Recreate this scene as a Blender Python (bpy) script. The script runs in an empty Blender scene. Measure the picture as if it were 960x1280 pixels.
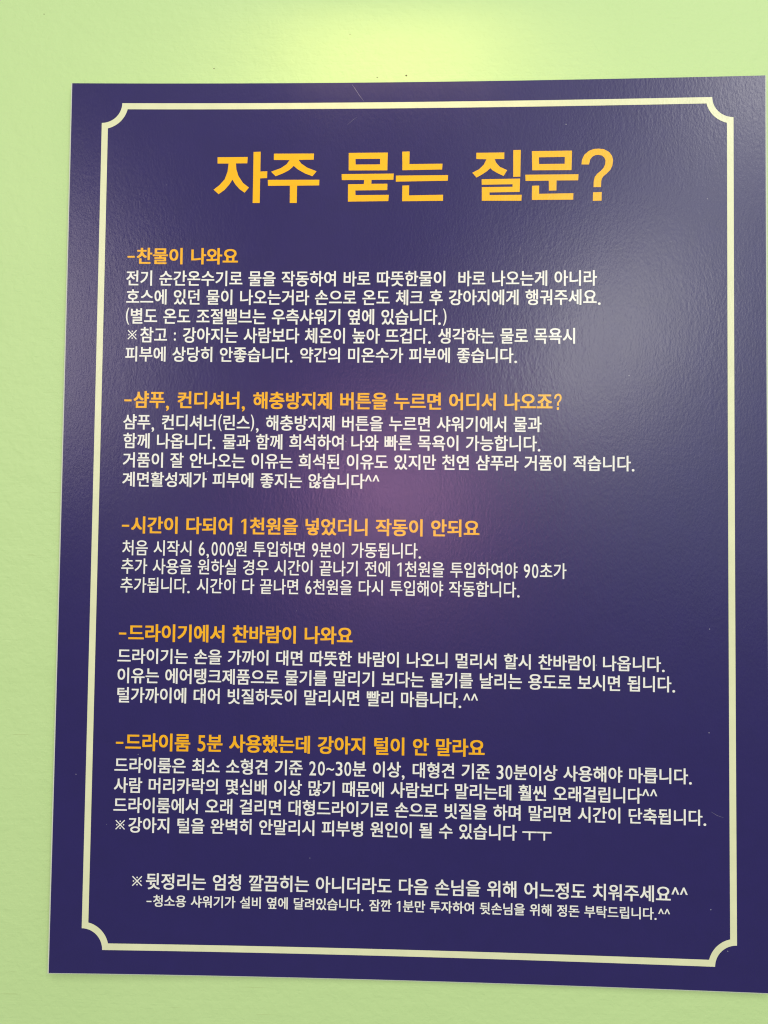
import bpy, bmesh, math, random
from mathutils import Quaternion, Vector

scene = bpy.context.scene
COL = scene.collection

# ------------------------------------------------------------------ camera
cam_data = bpy.data.cameras.new('camera')
cam = bpy.data.objects.new('camera', cam_data)
COL.objects.link(cam)
cam.location = (0.00125, -0.65262, -0.01422)
cam.rotation_euler = (1.60542, -0.01072, 0.03423)
cam_data.sensor_fit = 'HORIZONTAL'
cam_data.sensor_width = 36.0
cam_data.lens = 953.38 / 960 * 36.0
cam_data.clip_start = 0.01
cam_data.clip_end = 200
scene.camera = cam

# ------------------------------------------------------------------ light of the room
world = bpy.data.worlds.new('World')
scene.world = world
world.use_nodes = True
bg = world.node_tree.nodes['Background']
bg.inputs['Color'].default_value = (0.89, 1.0, 0.96, 1)
bg.inputs['Strength'].default_value = 0.395


def lamp(name, loc, target, size, size_y, power, color, shape='RECTANGLE', roll=0.0):
    d = bpy.data.lights.new(name, 'AREA')
    d.shape = shape
    d.size = size
    d.size_y = size_y
    d.energy = power
    d.color = color
    o = bpy.data.objects.new(name, d)
    COL.objects.link(o)
    o.location = loc
    aim = (Vector(target) - Vector(loc)).to_track_quat('-Z', 'Y')
    o.rotation_euler = (aim @ Quaternion((0, 0, 1), math.radians(roll))).to_euler()
    return o


# long ceiling fixture in front of the wall, a window-like light far to the right, an added warm light
# behind the camera for the pink glow mid-board, and the small lamp facing down close to the wall above the sign
lamp('ceiling_light', (-0.1, -2.6, 3.0), (0, 0, -0.4), 1.8, 0.8, 26, (1, 0.93, 0.96))
lamp('window_light', (0.74, -2.6, 0.80), (0.1, 0, 0.1), 0.28, 0.62, 12, (1.0, 0.97, 0.84), roll=-24)
lamp('corner_light', (1.47, -2.6, 2.06), (0.2, 0, 0.3), 0.36, 0.60, 17, (1.0, 0.98, 0.88))
lamp('added_wide_light', (1.45, -3.0, 0.85), (0.1, 0, 0.1), 1.6, 2.2, 14, (0.86, 1.0, 1.0))  # added broad light, no known source, lifts the sheen on the board's right
lamp('side_light', (-1.45, -2.6, 0.85), (0, 0, 0.1), 0.45, 1.0, 13.5, (1.0, 0.88, 0.86))
lamp('added_glow_light', (-0.07, -2.6, 0.17), (0, 0, 0), 0.30, 0.44, 8.5, (1.0, 0.46, 0.70), 'ELLIPSE')
lamp('wall_lamp', (-0.02, -0.085, 0.467), (-0.02, -0.085, 0), 0.20, 0.04, 0.155, (1.0, 0.66, 0.26))

scene.view_settings.view_transform = 'Standard'
scene.view_settings.look = 'None'
scene.view_settings.exposure = 0.0
scene.view_settings.gamma = 1.0
scene.cycles.use_denoising = True
scene.cycles.filter_width = 1.15

# lines of the sign: kind, words, left, right, top, foot in millimetres from the sign's middle
LINES = [
    ('h', '-찬물이 나와요', -247.74, -150.97, 237.23, 222.75),
    ('b', '전기 순간온수기로 물을 작동하여 바로 따뜻한물이  바로 나오는게 아니라', -248.36, 158.91, 217.20, 203.70),
    ('b', '호스에 있던 물이 나오는거라 손으로 온도 체크 후 강아지에게 행궈주세요.', -247.99, 161.99, 200.72, 187.19),
    ('b', '(별도 온도 조절밸브는 우측샤워기 옆에 있습니다.)', -247.96, 30.66, 183.95, 170.15),
    ('b', '※참고 : 강아지는 사람보다 체온이 높아 뜨겁다. 생각하는 물로 목욕시', -246.19, 140.43, 167.39, 153.77),
    ('b', '피부에 상당히 안좋습니다. 약간의 미온수가 피부에 좋습니다.', -247.73, 91.28, 150.35, 137.11),
    ('h', '-샴푸, 컨디셔너, 해충방지제 버튼을 누르면 어디서 나오죠?', -247.69, 129.27, 111.39, 96.41),
    ('b', '샴푸, 컨디셔너(린스), 해충방지제 버튼을 누르면 샤워기에서 물과', -248.12, 112.42, 91.16, 77.77),
    ('b', '함께 나옵니다. 물과 함께 희석하여 나와 빠른 목욕이 가능합니다.', -247.74, 111.47, 74.68, 61.31),
    ('b', '거품이 잘 안나오는 이유는 희석된 이유도 있지만 천연 샴푸라 거품이 적습니다.', -247.70, 190.48, 57.98, 44.73),
    ('b', '계면활성제가 피부에 좋지는 않습니다^^', -247.83, -25.57, 41.07, 28.11),
    ('h', '-시간이 다되어 1천원을 넣었더니 작동이 안되요', -247.25, 60.16, 2.53, -12.23),
    ('n', '처음 시작시 6,000원 투입하면 9분이 가동됩니다.', -246.44, 10.62, -17.87, -31.10),
    ('n', '추가 사용을 원하실 경우 시간이 끝나기 전에 1천원을 투입하여야 90초가', -246.93, 133.72, -33.63, -46.98),
    ('n', '추가됩니다. 시간이 다 끝나면 6천원을 다시 투입해야 작동합니다.', -247.24, 94.44, -49.85, -63.04),
    ('h', '-드라이기에서 찬바람이 나와요', -247.64, -46.99, -89.84, -104.85),
    ('b', '드라이기는 손을 가까이 대면 따뜻한 바람이 나오니 멀리서 할시 찬바람이 나옵니다.', -248.37, 215.40, -110.64, -123.61),
    ('b', '이유는 에어탱크제품으로 물기를 말리기 보다는 물기를 날리는 용도로 보시면 됩니다.', -247.96, 223.93, -127.13, -140.38),
    ('b', '털가까이에 대어 빗질하듯이 말리시면 빨리 마릅니다.^^', -247.73, 59.90, -143.66, -156.88),
    ('h', '-드라이룸 5분 사용했는데 강아지 털이 안 말라요', -247.96, 65.70, -182.55, -197.56),
    ('b', '드라이룸은 최소 소형견 기준 20~30분 이상, 대형견 기준 30분이상 사용해야 마릅니다.', -248.67, 237.35, -202.98, -216.10),
    ('b', '사람 머리카락의 몇십배 이상 많기 때문에 사람보다 말리는데 훨씬 오래걸립니다^^', -248.76, 209.08, -219.90, -233.00),
    ('b', '드라이룸에서 오래 걸리면 대형드라이기로 손으로 빗질을 하며 말리면 시간이 단축됩니다.', -248.69, 249.03, -236.61, -249.68),
    ('b', '※강아지 털을 완벽히 안말리시 피부병 원인이 될 수 있습니다 ㅜㅜ', -246.74, 121.81, -253.17, -266.22),
    ('b', '※뒷정리는 엄청 깔끔히는 아니더라도 다음 손님을 위해 어느정도 치워주세요^^', -231.46, 233.69, -299.62, -313.24),
    ('b', '-청소용 샤워기가 설비 옆에 달려있습니다. 잠깐 1분만 투자하여 뒷손님을 위해 정돈 부탁드립니다.^^', -218.67, 219.31, -317.70, -327.64),
]
TITLE = [
    [[(-170.4, 317.7), (-143.9, 317.9), (-144.2, 312.3), (-154.1, 312.2), (-153.7, 307.0), (-151.8, 301.1), (-147.7, 294.9), (-142.4, 290.8), (-146.1, 286.2), (-150.5, 289.3), (-154.4, 293.6), (-157.0, 297.8), (-159.7, 293.4), (-163.7, 288.7), (-168.9, 284.9), (-173.4, 288.9), (-168.4, 292.8), (-163.8, 298.1), (-161.4, 304.9), (-160.6, 312.1), (-170.3, 312.1)]],
    [[(-138.8, 322.4), (-132.6, 322.6), (-132.6, 305.0), (-126.5, 305.2), (-126.6, 299.2), (-132.7, 298.9), (-132.7, 277.1), (-138.9, 277.1)]],
    [[(-120.9, 320.8), (-85.8, 320.8), (-86.0, 315.4), (-99.2, 315.2), (-96.8, 311.9), (-91.5, 308.3), (-83.3, 305.1), (-86.9, 300.7), (-93.2, 303.1), (-99.6, 306.7), (-103.4, 309.9), (-107.2, 306.3), (-113.0, 303.2), (-119.1, 300.8), (-123.2, 304.8), (-114.8, 307.9), (-109.6, 311.4), (-107.1, 315.1), (-120.9, 315.2)]],
    [[(-125.9, 297.6), (-80.8, 297.6), (-80.9, 292.6), (-100.2, 292.4), (-100.3, 277.1), (-106.4, 277.1), (-106.5, 292.4), (-125.7, 292.3)]],
    [[(-55.4, 321.2), (-21.4, 321.3), (-21.6, 305.6), (-55.3, 305.7)], [(-49.5, 315.8), (-28.0, 315.8), (-28.0, 310.9), (-49.3, 310.9)]],
    [[(-61.4, 302.5), (-16.0, 302.7), (-16.3, 297.3), (-35.3, 297.2), (-35.4, 293.8), (-21.4, 293.8), (-21.5, 288.2), (-49.3, 288.0), (-49.1, 283.9), (-20.1, 284.0), (-20.5, 278.5), (-55.6, 278.2), (-55.7, 293.5), (-41.9, 293.6), (-41.7, 297.2), (-61.1, 297.2)]],
    [[(-8.8, 322.0), (-2.4, 322.1), (-2.5, 311.0), (26.2, 311.1), (25.9, 306.0), (-8.5, 305.6)]],
    [[(-14.1, 300.9), (31.1, 301.0), (30.9, 296.1), (-14.1, 295.6)]],
    [[(-8.4, 292.1), (-2.5, 292.2), (-2.6, 283.4), (26.9, 283.8), (26.9, 278.5), (-8.5, 278.3)]],
    [[(55.4, 320.4), (79.5, 320.4), (79.4, 314.7), (71.2, 314.7), (72.4, 311.6), (75.7, 307.8), (82.0, 304.9), (79.0, 299.8), (73.6, 302.4), (69.5, 304.9), (67.4, 306.8), (65.0, 304.4), (60.7, 301.5), (55.7, 298.6), (52.0, 302.9), (57.8, 305.9), (61.8, 309.8), (64.2, 314.6), (55.4, 314.9)]],
    [[(87.2, 322.4), (93.6, 322.5), (93.3, 299.1), (87.2, 298.9)]],
    [[(60.1, 297.1), (93.1, 297.4), (92.8, 285.7), (66.9, 285.5), (67.0, 283.2), (94.6, 283.2), (94.3, 278.0), (60.4, 278.3), (60.3, 290.2), (86.7, 290.3), (86.7, 292.5), (60.2, 292.3)]],
    [[(103.1, 321.3), (137.4, 321.3), (137.0, 304.3), (103.5, 304.5)], [(109.1, 315.8), (131.3, 315.9), (131.2, 309.9), (109.3, 309.9)]],
    [[(97.6, 300.7), (143.0, 300.6), (142.7, 295.3), (124.3, 295.4), (124.2, 286.7), (117.8, 286.6), (117.7, 295.3), (97.8, 295.3)]],
    [[(103.4, 291.0), (109.5, 291.1), (109.4, 283.9), (138.7, 284.1), (138.5, 278.5), (103.3, 278.6)]],
    [[(145.5, 309.1), (145.9, 313.2), (147.9, 317.5), (151.6, 320.8), (156.1, 322.5), (160.1, 322.7), (164.6, 322.1), (168.9, 319.7), (171.4, 316.2), (172.3, 312.4), (171.7, 307.7), (170.0, 304.1), (166.8, 300.8), (164.4, 298.8), (163.0, 297.0), (162.3, 294.5), (162.1, 289.2), (155.8, 289.2), (155.9, 294.2), (156.8, 298.1), (159.0, 300.9), (162.1, 303.5), (164.4, 306.1), (165.6, 309.0), (165.9, 312.2), (164.9, 314.8), (162.9, 316.6), (160.1, 317.3), (157.3, 317.1), (154.7, 315.7), (152.9, 313.4), (151.9, 309.0)]],
    [[(155.4, 284.7), (162.7, 284.9), (162.6, 277.4), (155.2, 277.3)]],
]


# ------------------------------------------------------------------ helpers
def warp(x, z):
    """How far the thin board stands off its middle (it bows and twists a few millimetres)."""
    u, w = x / 0.3, z / 0.38
    return -(0.00384 * u * u - 0.00039 * u ** 3 + 0.00085 * w * w + 0.00098 * u * w)


def tag(o, label=None, cat=None, group=None, kind=None):
    if label:
        o['label'] = label
    if cat:
        o['category'] = cat
    if group:
        o['group'] = group
    if kind:
        o['kind'] = kind
    return o


def link_mesh(name, me, mat, parent=None, smooth=False):
    o = bpy.data.objects.new(name, me)
    COL.objects.link(o)
    o.parent = parent
    me.materials.clear()
    me.materials.append(mat)
    if smooth:
        for p in me.polygons:
            p.use_smooth = True
    return o


# ------------------------------------------------------------------ materials
def new_mat(name):
    m = bpy.data.materials.new(name)
    m.use_nodes = True
    nt = m.node_tree
    nt.nodes.clear()
    out = nt.nodes.new('ShaderNodeOutputMaterial')
    b = nt.nodes.new('ShaderNodeBsdfPrincipled')
    nt.links.new(b.outputs[0], out.inputs['Surface'])
    return m, nt, b


def N(nt, t, **kw):
    n = nt.nodes.new(t)
    for k, v in kw.items():
        if k in n.inputs:
            n.inputs[k].default_value = v
        else:
            setattr(n, k, v)
    return n


def mapped(nt, scale):
    tc = N(nt, 'ShaderNodeTexCoord')
    mp = N(nt, 'ShaderNodeMapping')
    mp.inputs['Scale'].default_value = scale
    nt.links.new(tc.outputs['Object'], mp.inputs['Vector'])
    return mp.outputs[0]


def math_node(nt, op, a, b=None, c=None):
    n = N(nt, 'ShaderNodeMath', operation=op)
    for i, v in enumerate((a, b, c)):
        if v is None:
            continue
        if isinstance(v, (int, float)):
            n.inputs[i].default_value = v
        else:
            nt.links.new(v, n.inputs[i])
    return n.outputs[0]


def mix_col(nt, fac, a, b):
    n = N(nt, 'ShaderNodeMix', data_type='RGBA')
    if isinstance(fac, (int, float)):
        n.inputs['Factor'].default_value = fac
    else:
        nt.links.new(fac, n.inputs['Factor'])
    for s, v in (('A', a), ('B', b)):
        sock = [i for i in n.inputs if i.name == s and i.type == 'RGBA'][0]
        if isinstance(v, tuple):
            sock.default_value = v
        else:
            nt.links.new(v, sock)
    return [o for o in n.outputs if o.type == 'RGBA'][0]


def print_mat(name, color, dust=0.0, rough=0.29):
    """Printed vinyl under a pebbled clear laminate."""
    m, nt, b = new_mat(name)
    # pebble of the laminate: small lumps, longer upright than across
    v1 = mapped(nt, (560, 560, 300))
    n1 = N(nt, 'ShaderNodeTexNoise', Scale=1.0, Detail=2.0, Roughness=0.55)
    nt.links.new(v1, n1.inputs['Vector'])
    v2 = mapped(nt, (190, 190, 75))
    n2 = N(nt, 'ShaderNodeTexNoise', Scale=1.0, Detail=1.0)
    nt.links.new(v2, n2.inputs['Vector'])
    h = math_node(nt, 'MULTIPLY_ADD', n2.outputs['Fac'], 0.5, n1.outputs['Fac'])
    bp = N(nt, 'ShaderNodeBump', Strength=0.5, Distance=0.00019)
    nt.links.new(h, bp.inputs['Height'])
    nt.links.new(bp.outputs[0], b.inputs['Normal'])
    # gloss differs a little where hands have rubbed it
    v3 = mapped(nt, (5, 5, 3))
    n3 = N(nt, 'ShaderNodeTexNoise', Scale=1.0, Detail=4.0)
    nt.links.new(v3, n3.inputs['Vector'])
    r = math_node(nt, 'MULTIPLY_ADD', n3.outputs['Fac'], 0.16, rough - 0.08)
    nt.links.new(r, b.inputs['Roughness'])
    c = (*color, 1)
    # faint unevenness of the ink
    v4 = mapped(nt, (60, 60, 60))
    n4 = N(nt, 'ShaderNodeTexNoise', Scale=1.0, Detail=5.0)
    nt.links.new(v4, n4.inputs['Vector'])
    lo = tuple(x * 0.90 for x in color) + (1,)
    hi = tuple(min(1, x * 1.10) for x in color) + (1,)
    cc = mix_col(nt, n4.outputs['Fac'], lo, hi)
    if dust:
        vd = mapped(nt, (75, 75, 75))
        vo = N(nt, 'ShaderNodeTexVoronoi', Scale=1.0)
        nt.links.new(vd, vo.inputs['Vector'])
        sep = N(nt, 'ShaderNodeSeparateColor')
        nt.links.new(vo.outputs['Color'], sep.inputs[0])
        size = math_node(nt, 'MULTIPLY', sep.outputs[1], 0.042)
        near = math_node(nt, 'LESS_THAN', vo.outputs['Distance'], size)
        few = math_node(nt, 'GREATER_THAN', sep.outputs[0], 1 - dust)
        d = math_node(nt, 'MULTIPLY', near, few)
        d = math_node(nt, 'MULTIPLY', d, 0.5)
        cc = mix_col(nt, d, cc, (0.5, 0.5, 0.52, 1))
    nt.links.new(cc, b.inputs['Base Color'])
    b.inputs['IOR'].default_value = 1.5
    return m


M_BLUE = print_mat('navy_print', (0.0165, 0.0085, 0.103), dust=0.16)
M_CREAM = print_mat('cream_print', (0.85, 0.87, 0.76))
M_BORDER = print_mat('pale_cream_print', (0.75, 0.785, 0.47))
M_YELLOW = print_mat('yellow_print', (0.95, 0.50, 0.0))
M_ORANGE = print_mat('orange_print', (0.95, 0.46, 0.0))

M_FOAM, nt, b = new_mat('white_foam_board')
b.inputs['Base Color'].default_value = (0.88, 0.88, 0.82, 1)
b.inputs['Roughness'].default_value = 0.6

M_SCRATCH, nt, b = new_mat('scratched_laminate')
b.inputs['Base Color'].default_value = (0.22, 0.20, 0.30, 1)
b.inputs['Roughness'].default_value = 0.5

# painted wall
M_WALL, nt, b = new_mat('green_wall_paint')
va = mapped(nt, (170, 170, 200))
na = N(nt, 'ShaderNodeTexNoise', Scale=1.0, Detail=3.0, Roughness=0.5, Distortion=0.4)
nt.links.new(va, na.inputs['Vector'])
vb = mapped(nt, (38, 38, 46))
nb = N(nt, 'ShaderNodeTexNoise', Scale=1.0, Detail=2.0)
nt.links.new(vb, nb.inputs['Vector'])
vc = mapped(nt, (7, 7, 420))
nc = N(nt, 'ShaderNodeTexNoise', Scale=1.0, Detail=3.0, Roughness=0.6)
nt.links.new(vc, nc.inputs['Vector'])
h = math_node(nt, 'MULTIPLY_ADD', nb.outputs['Fac'], 1.6, na.outputs['Fac'])
h = math_node(nt, 'MULTIPLY_ADD', nc.outputs['Fac'], 0.25, h)
bp = N(nt, 'ShaderNodeBump', Strength=0.5, Distance=0.0011)
nt.links.new(h, bp.inputs['Height'])
nt.links.new(bp.outputs[0], b.inputs['Normal'])
vd = mapped(nt, (9, 9, 9))
nd = N(nt, 'ShaderNodeTexNoise', Scale=1.0, Detail=5.0)
nt.links.new(vd, nd.inputs['Vector'])
wc = mix_col(nt, nd.outputs['Fac'], (0.515, 0.735, 0.295, 1), (0.555, 0.765, 0.325, 1))
# thin rubbed streaks where the brush dragged
st = math_node(nt, 'GREATER_THAN', nc.outputs['Fac'], 0.68)
ve = mapped(nt, (12, 12, 14))
ne = N(nt, 'ShaderNodeTexNoise', Scale=1.0, Detail=2.0)
nt.links.new(ve, ne.inputs['Vector'])
em = math_node(nt, 'GREATER_THAN', ne.outputs['Fac'], 0.58)
st = math_node(nt, 'MULTIPLY', st, em)
st = math_node(nt, 'MULTIPLY', st, 0.35)
wc = mix_col(nt, st, wc, (0.36, 0.42, 0.14, 1))
nt.links.new(wc, b.inputs['Base Color'])
b.inputs['Roughness'].default_value = 0.5

M_SPECK, nt, b = new_mat('brown_speck')
b.inputs['Base Color'].default_value = (0.12, 0.085, 0.03, 1)
b.inputs['Roughness'].default_value = 0.7

# ------------------------------------------------------------------ the wall
WALL_Y = 0.0040
bm = bmesh.new()
x0, x1, z0, z1 = -1.6, 1.6, -1.5, 1.5
fs = [bm.verts.new((x, y, z)) for y in (WALL_Y, WALL_Y + 0.1) for x, z in ((x0, z0), (x1, z0), (x1, z1), (x0, z1))]
for idx in ((0, 1, 2, 3), (7, 6, 5, 4), (0, 4, 5, 1), (1, 5, 6, 2), (2, 6, 7, 3), (3, 7, 4, 0)):
    bm.faces.new([fs[i] for i in idx])
bmesh.ops.recalc_face_normals(bm, faces=bm.faces)
me = bpy.data.meshes.new('wall')
bm.to_mesh(me)
bm.free()
wall = link_mesh('wall', me, M_WALL)
tag(wall, 'pale green painted wall with a lightly bumpy surface behind the navy sign', 'wall')

rnd = random.Random(4)
for x, z, r in ((-0.0060, 0.3925, 0.0010), (-0.0316, 0.3910, 0.0006), (-0.3310, 0.4520, 0.0005),
                (-0.1765, 0.4005, 0.0006), (-0.0560, 0.4300, 0.0004), (-0.357, -0.324, 0.0005)):
    bm = bmesh.new()
    n = 9
    ring = []
    for k in range(n):
        a = 2 * math.pi * k / n
        rr = r * rnd.uniform(0.7, 1.1)
        ring.append(bm.verts.new((x + rr * math.cos(a), WALL_Y - 0.0001, z + 0.8 * rr * math.sin(a))))
    c = bm.verts.new((x, WALL_Y - 0.0005, z))
    for k in range(n):
        bm.faces.new((ring[k], ring[(k + 1) % n], c))
    bmesh.ops.recalc_face_normals(bm, faces=bm.faces)
    me = bpy.data.meshes.new('paint_speck')
    bm.to_mesh(me)
    bm.free()
    link_mesh('paint_speck', me, M_SPECK, wall)

# ------------------------------------------------------------------ the sign
SW, SH = 0.600, 0.76723
sign = bpy.data.objects.new('notice_board', None)
COL.objects.link(sign)
tag(sign, 'navy notice board of yellow and white Korean text on green wall', 'sign')


def sheet(name, w, h, t0, t1, mat, nx=60, nz=76, bevel=0.0):
    """A thin board, bent by warp(): front face at -t0 in front of the middle plane, back face at +t1."""
    bm = bmesh.new()
    F, B = {}, {}
    for i in range(nx + 1):
        for j in range(nz + 1):
            x, z = -w / 2 + w * i / nx, -h / 2 + h * j / nz
            F[i, j] = bm.verts.new((x, warp(x, z) - t0, z))
            xb = x - bevel if i == 0 else x + bevel if i == nx else x
            zb = z - bevel if j == 0 else z + bevel * 0.8 if j == nz else z
            B[i, j] = bm.verts.new((xb, warp(x, z) + t1, zb))
    for i in range(nx):
        for j in range(nz):
            bm.faces.new((F[i, j], F[i + 1, j], F[i + 1, j + 1], F[i, j + 1]))
            bm.faces.new((B[i, j], B[i, j + 1], B[i + 1, j + 1], B[i + 1, j]))
    for i in range(nx):
        bm.faces.new((F[i, 0], B[i, 0], B[i + 1, 0], F[i + 1, 0]))
        bm.faces.new((F[i, nz], F[i + 1, nz], B[i + 1, nz], B[i, nz]))
    for j in range(nz):
        bm.faces.new((F[0, j], F[0, j + 1], B[0, j + 1], B[0, j]))
        bm.faces.new((F[nx, j], B[nx, j], B[nx, j + 1], F[nx, j + 1]))
    bmesh.ops.recalc_face_normals(bm, faces=bm.faces)
    for f in bm.faces:
        f.smooth = abs(f.normal.y) > 0.9
    for e in bm.edges:
        if len(e.link_faces) == 2 and e.calc_face_angle(0) > 0.6:
            e.smooth = False
    me = bpy.data.meshes.new(name)
    bm.to_mesh(me)
    bm.free()
    return link_mesh(name, me, mat, sign)


sheet('foam_board', SW, SH, -0.0002, 0.0032, M_FOAM, bevel=0.0024)
sheet('printed_face', SW, SH, 0.0, 0.00018, M_BLUE)

LIFT = 0.00012
SHEET = 0.000012


def place_flat(me, lift=LIFT):
    """Takes a mesh drawn in millimetres in x and y, and lays it on the bent front of the sign."""
    for v in me.vertices:
        x, z = v.co.x / 1000, v.co.y / 1000
        v.co = (x, warp(x, z) - lift - SHEET * v.co.z, z)
    me.update()
    bm = bmesh.new()
    bm.from_mesh(me)
    bmesh.ops.remove_doubles(bm, verts=bm.verts, dist=1e-7)
    for f in bm.faces:
        if f.normal.y > 0:
            f.normal_flip()
    bm.to_mesh(me)
    bm.free()
    return me


# border: a cream line with a scooped quarter circle at each corner
ML, MR, MT, MB = 26.93, 26.56, 17.76, 19.63
LT, RAD = 5.48, 17.74


def border_outline(k, step=8.0):
    """Outline of the frame; k = 0 outside, 1 inside."""
    l, r, t, b_ = -300 + ML + k * LT, 300 - MR - k * LT, 383.61 - MT - k * LT, -383.61 + MB + k * LT
    o = RAD
    # circle centres sit on the outer rectangle's corners; the inner line follows at radius + LT
    cl, cr, ct, cb = -300 + ML, 300 - MR, 383.61 - MT, -383.61 + MB
    rad = RAD + k * LT
    pts = []

    def arc(cx, cy, a0, a1):
        n = 20
        for i in range(n + 1):
            a = math.radians(a0 + (a1 - a0) * i / n)
            pts.append((cx + rad * math.cos(a), cy + rad * math.sin(a)))

    def inner(cx, cy, sx, sy, flip):
        # start and end angles where the arc meets the straight lines, offset by k*LT
        d = k * LT
        a = math.degrees(math.asin(d / rad)) if rad else 0
        return a
    a = inner(0, 0, 1, 1, 0)
    arc(cl, ct, -a, -90 + a)          # top left, from the top line to the left line
    arc(cl, cb, 90 - a, a)            # bottom left
    arc(cr, cb, 180 - a, 90 + a)      # bottom right
    arc(cr, ct, 270 - a, 180 + a)     # top right
    return pts


def dense(pts, step=8.0):
    out = []
    for i, p in enumerate(pts):
        q = pts[(i + 1) % len(pts)]
        n = max(1, int(math.dist(p, q) / step))
        for k in range(n):
            out.append((p[0] + (q[0] - p[0]) * k / n, p[1] + (q[1] - p[1]) * k / n))
    return out


po, pi_ = border_outline(0), border_outline(1)
bm = bmesh.new()
outer, inner_ = [], []
for a, c in zip(range(len(po)), range(len(pi_))):
    b2 = (a + 1) % len(po)
    n = max(1, int(math.dist(po[a], po[b2]) / 8.0))
    for k in range(n):
        t = k / n
        outer.append(bm.verts.new((po[a][0] + (po[b2][0] - po[a][0]) * t, po[a][1] + (po[b2][1] - po[a][1]) * t, 0)))
        inner_.append(bm.verts.new((pi_[a][0] + (pi_[b2][0] - pi_[a][0]) * t, pi_[a][1] + (pi_[b2][1] - pi_[a][1]) * t, 0)))
for i in range(len(outer)):
    j = (i + 1) % len(outer)
    bm.faces.new((outer[i], outer[j], inner_[j], inner_[i]))
me = bpy.data.meshes.new('border_line')
bm.to_mesh(me)
bm.free()
place_flat(me)
link_mesh('border_line', me, M_BORDER, sign)

# ------------------------------------------------------------------ lettering
CHARS = sorted({c for ln in LINES for c in ln[1] if c not in ' 1?※'})
font_curve = bpy.data.curves.new('lettering_source', 'FONT')
font_curve.resolution_u = 4
font_curve.space_line = 3.0
font_curve.body = '\n'.join(CHARS)
font_obj = bpy.data.objects.new('lettering_source', font_curve)
COL.objects.link(font_obj)
bpy.context.view_layer.update()
_me = bpy.data.meshes.new_from_object(font_obj.evaluated_get(bpy.context.evaluated_depsgraph_get()))
bpy.data.objects.remove(font_obj)
_row = [int(round((0.3 - v.co.y) / 3.0)) for v in _me.vertices]
GLYPH = {c: ([], []) for c in CHARS}
_idx = {}
for v, r_ in zip(_me.vertices, _row):
    vs_, tr_ = GLYPH[CHARS[r_]]
    _idx[v.index] = len(vs_)
    vs_.append((v.co.x, v.co.y + 3.0 * r_))
for p_ in _me.polygons:
    GLYPH[CHARS[_row[p_.vertices[0]]]][1].append(tuple(_idx[i] for i in p_.vertices))
bpy.data.meshes.remove(_me)


def poly_tris(loops):
    """Fill outlines (holes allowed) with triangles; returns points and index triples."""
    cu = bpy.data.curves.new('outline', 'CURVE')
    cu.dimensions = '2D'
    cu.fill_mode = 'BOTH'
    for lp in loops:
        s = cu.splines.new('POLY')
        s.points.add(len(lp) - 1)
        for pt, (x, y) in zip(s.points, lp):
            pt.co = (x, y, 0, 1)
        s.use_cyclic_u = True
    o = bpy.data.objects.new('outline', cu)
    COL.objects.link(o)
    bpy.context.view_layer.update()
    me = bpy.data.meshes.new_from_object(o.evaluated_get(bpy.context.evaluated_depsgraph_get()))
    vs = [(v.co.x, v.co.y) for v in me.vertices]
    tr = [tuple(p.vertices) for p in me.polygons]
    bpy.data.objects.remove(o)
    bpy.data.curves.remove(cu)
    bpy.data.meshes.remove(me)
    return vs, tr


ADV = {' ': .364, '.': .36, ',': .36, '(': .36, ')': .36, '^': .53, '~': .62, '-': .57, '?': .6, ':': .33, '※': .9}
# ink boxes of the marks, in units of (pitch, tall height from the foot of an upright stroke)
BOX = {'.': (.06, .23, .0, .145), ',': (.06, .23, -.14, .145), '(': (.10, .32, -.05, 1.02), ')': (.04, .26, -.05, 1.02),
       '^': (.02, .49, .50, .92), '~': (.05, .57, .36, .52), '-': (.03, .46, .40, .49), ':': (.09, .22, .14, .66),
       '※': (.03, .68, .20, .82), 'ㅜ': (.02, .98, .06, .60)}
QMARK = [[(705, 123), (708, 95), (722, 65), (748, 42), (780, 30), (808, 28), (840, 32), (870, 48), (888, 72), (894, 98),
          (890, 130), (878, 155), (855, 178), (838, 192), (828, 205), (823, 222), (822, 259), (777, 259), (778, 225),
          (784, 198), (800, 178), (822, 160), (838, 142), (847, 122), (849, 100), (842, 82), (828, 70), (808, 65),
          (788, 67), (770, 77), (757, 93), (750, 123)], [(774, 290), (826, 288), (825, 340), (773, 341)]]


def fit_box(vs, box):
    xs, ys = [v[0] for v in vs], [v[1] for v in vs]
    ax, bx, ay, by = min(xs), max(xs), min(ys), max(ys)
    return [(box[0] + (x - ax) / (bx - ax) * (box[1] - box[0]), box[2] + (y - ay) / (by - ay) * (box[3] - box[2])) for x, y in vs]


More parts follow.
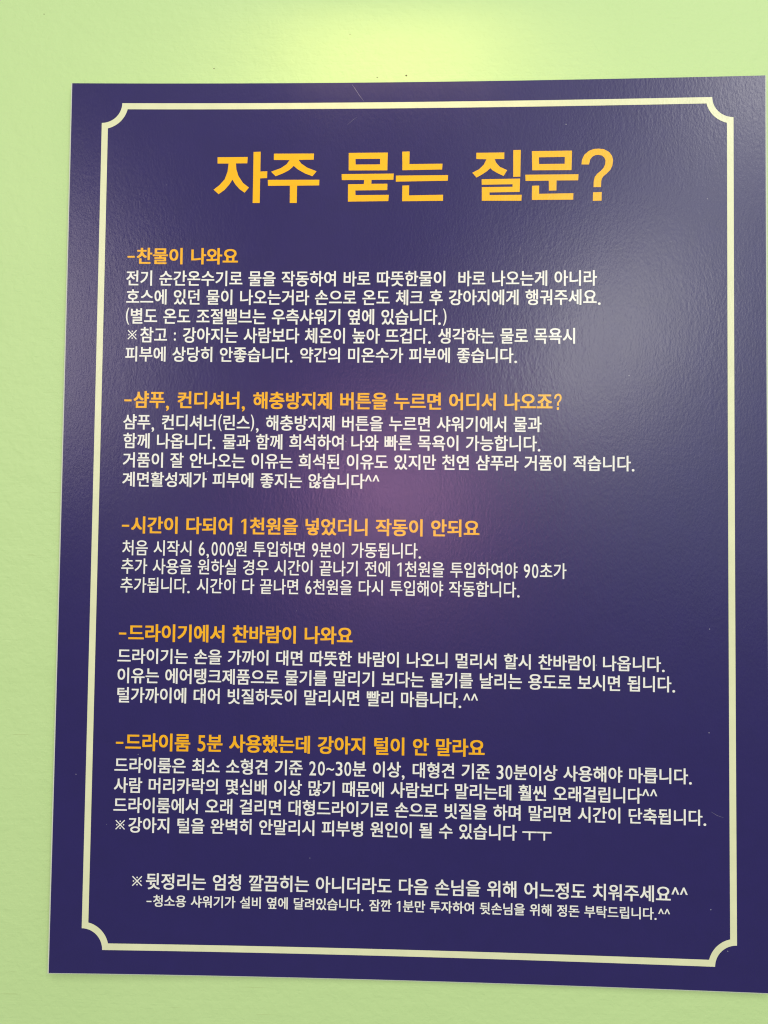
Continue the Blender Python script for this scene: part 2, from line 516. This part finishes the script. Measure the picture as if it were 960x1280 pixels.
def char_shape(ch, off):
    """Vertices (pitch, tall height, sheet number) and triangles of one character; a heavier stroke is the
    same outline four times, each shifted by off towards a corner."""
    if ch == '?':
        vs, tr = poly_tris([[(x, -y) for x, y in lp] for lp in QMARK])
        return [(x, y, 0) for x, y in fit_box(vs, (.08, .53, .03, .96))], tr
    if ch == '1':
        w = .142 + (off - .02) * 2
        vs, tr = poly_tris([[(.40 - w, .03), (.40, .03), (.40, .92), (.40 - w * .8, .92), (.09, .80), (.09, .68), (.40 - w, .79)]])
        return [(x, y, 0) for x, y in vs], tr
    if ch == '※':
        loops = []
        t = .042
        for sx in (-1, 1):
            a, c = (sx * -.5 , -.5), (sx * .5, .5)
            loops.append(([(a[0] - sx * t, a[1] + t), (a[0] + sx * t, a[1] - t), (c[0] + sx * t, c[1] - t), (c[0] - sx * t, c[1] + t)], 0 if sx < 0 else 1))
        for cx, cy in ((.38, 0), (-.38, 0), (0, .38), (0, -.38)):
            loops.append(([(cx + .085 * math.cos(k * math.pi / 4), cy + .085 * math.sin(k * math.pi / 4)) for k in range(8)], 0))
        V, T = [], []
        for lp, sh in loops:
            n = len(V)
            V += [(.36 + .62 * x, .50 + .58 * y, sh) for x, y in lp]
            T += [(n, n + k, n + k + 1) for k in range(1, len(lp) - 1)]
        return V, T
    vs, tr = GLYPH[ch]
    dx = dy = 0.0
    if ch.isdigit():
        vs = fit_box(vs, (.075, .525, .035, .925))
        dx, dy = off * .45, off * .4
    elif ch in BOX:
        vs = fit_box(vs, BOX[ch])
        dx, dy = off * .4, off * .4
    else:
        H = .906 + 1.2 * off
        vs = [((x - .46) / .92 + .5, (y + .079 + .6 * off) / H) for x, y in vs]
        dx, dy = off / .92, off / H * .65
    V, T = [], []
    for q, (sx, sy) in enumerate(((-1, -1), (1, -1), (1, 1), (-1, 1))):
        n = len(V)
        V += [(x + sx * dx, y + sy * dy, q) for x, y in vs]
        T += [tuple(i + n for i in t) for t in tr]
    return V, T


def text_line(name, text, L, Rr, top, bot, mat, off):
    H = top - bot
    x = 0.0
    V, T = [], []
    for ch in text:
        if ch != ' ':
            vs, tr = char_shape(ch, off)
            n = len(V)
            V += [(x + a, b_, q) for a, b_, q in vs]
            T += [tuple(i + n for i in t) for t in tr]
        x += ADV.get(ch, .6 if ch.isdigit() else 1.0)
    lo, hi = min(v[0] for v in V), max(v[0] for v in V)
    s = (Rr - L) / (hi - lo)
    me = bpy.data.meshes.new(name)
    me.from_pydata([(L + (a - lo) * s, bot + b_ * H, q) for a, b_, q in V], [], T)
    place_flat(me)
    return link_mesh(name, me, mat, sign)


vs_all, tr_all = [], []
for loops in TITLE:
    vs, tr = poly_tris(loops)
    n = len(vs_all)
    vs_all += vs
    tr_all += [tuple(i + n for i in t) for t in tr]
me = bpy.data.meshes.new('title_text')
me.from_pydata([(x, y, 0) for x, y in vs_all], [], tr_all)
place_flat(me)
tag(link_mesh('title_text', me, M_YELLOW, sign), 'large yellow Korean title line')

for kind, text, L, Rr, top, bot in LINES:
    if kind == 'h':
        tag(text_line('heading_text', text, L, Rr, top, bot, M_ORANGE, 0.027), 'orange Korean question heading')
    elif kind == 'n':
        text_line('body_text', text, L, Rr, top, bot, M_CREAM, 0.012)
    else:
        text_line('body_text', text, L, Rr, top, bot, M_CREAM, 0.018)

# ------------------------------------------------------------------ scratches in the laminate


def scratch(pts, w):
    V, F = [], []
    for i, (x, y) in enumerate(pts):
        a, c = pts[max(0, i - 1)], pts[min(len(pts) - 1, i + 1)]
        dx, dy = c[0] - a[0], c[1] - a[1]
        l = math.hypot(dx, dy)
        ww = w * (0.35 if i in (0, len(pts) - 1) else 1.0) / 2
        V += [(x - dy / l * ww, y + dx / l * ww, 0), (x + dy / l * ww, y - dx / l * ww, 0)]
        if i:
            F.append((2 * i - 2, 2 * i - 1, 2 * i + 1, 2 * i))
    me = bpy.data.meshes.new('scratch')
    me.from_pydata(V, [], F)
    place_flat(me, LIFT + 0.00004)
    link_mesh('scratch', me, M_SCRATCH, sign)


scratch([(-53.3, 382.0), (-50.2, 377.5), (-46.8, 372.2), (-42.6, 366.7)], 0.35)
scratch([(-57.0, 346.0), (-52.0, 350.5), (-48.5, 352.8)], 0.2)
scratch([(92.0, 231.0), (93.5, 235.5), (94.0, 238.0)], 0.3)
scratch([(253.0, -238.0), (258.0, -241.0), (263.0, -242.5)], 0.25)
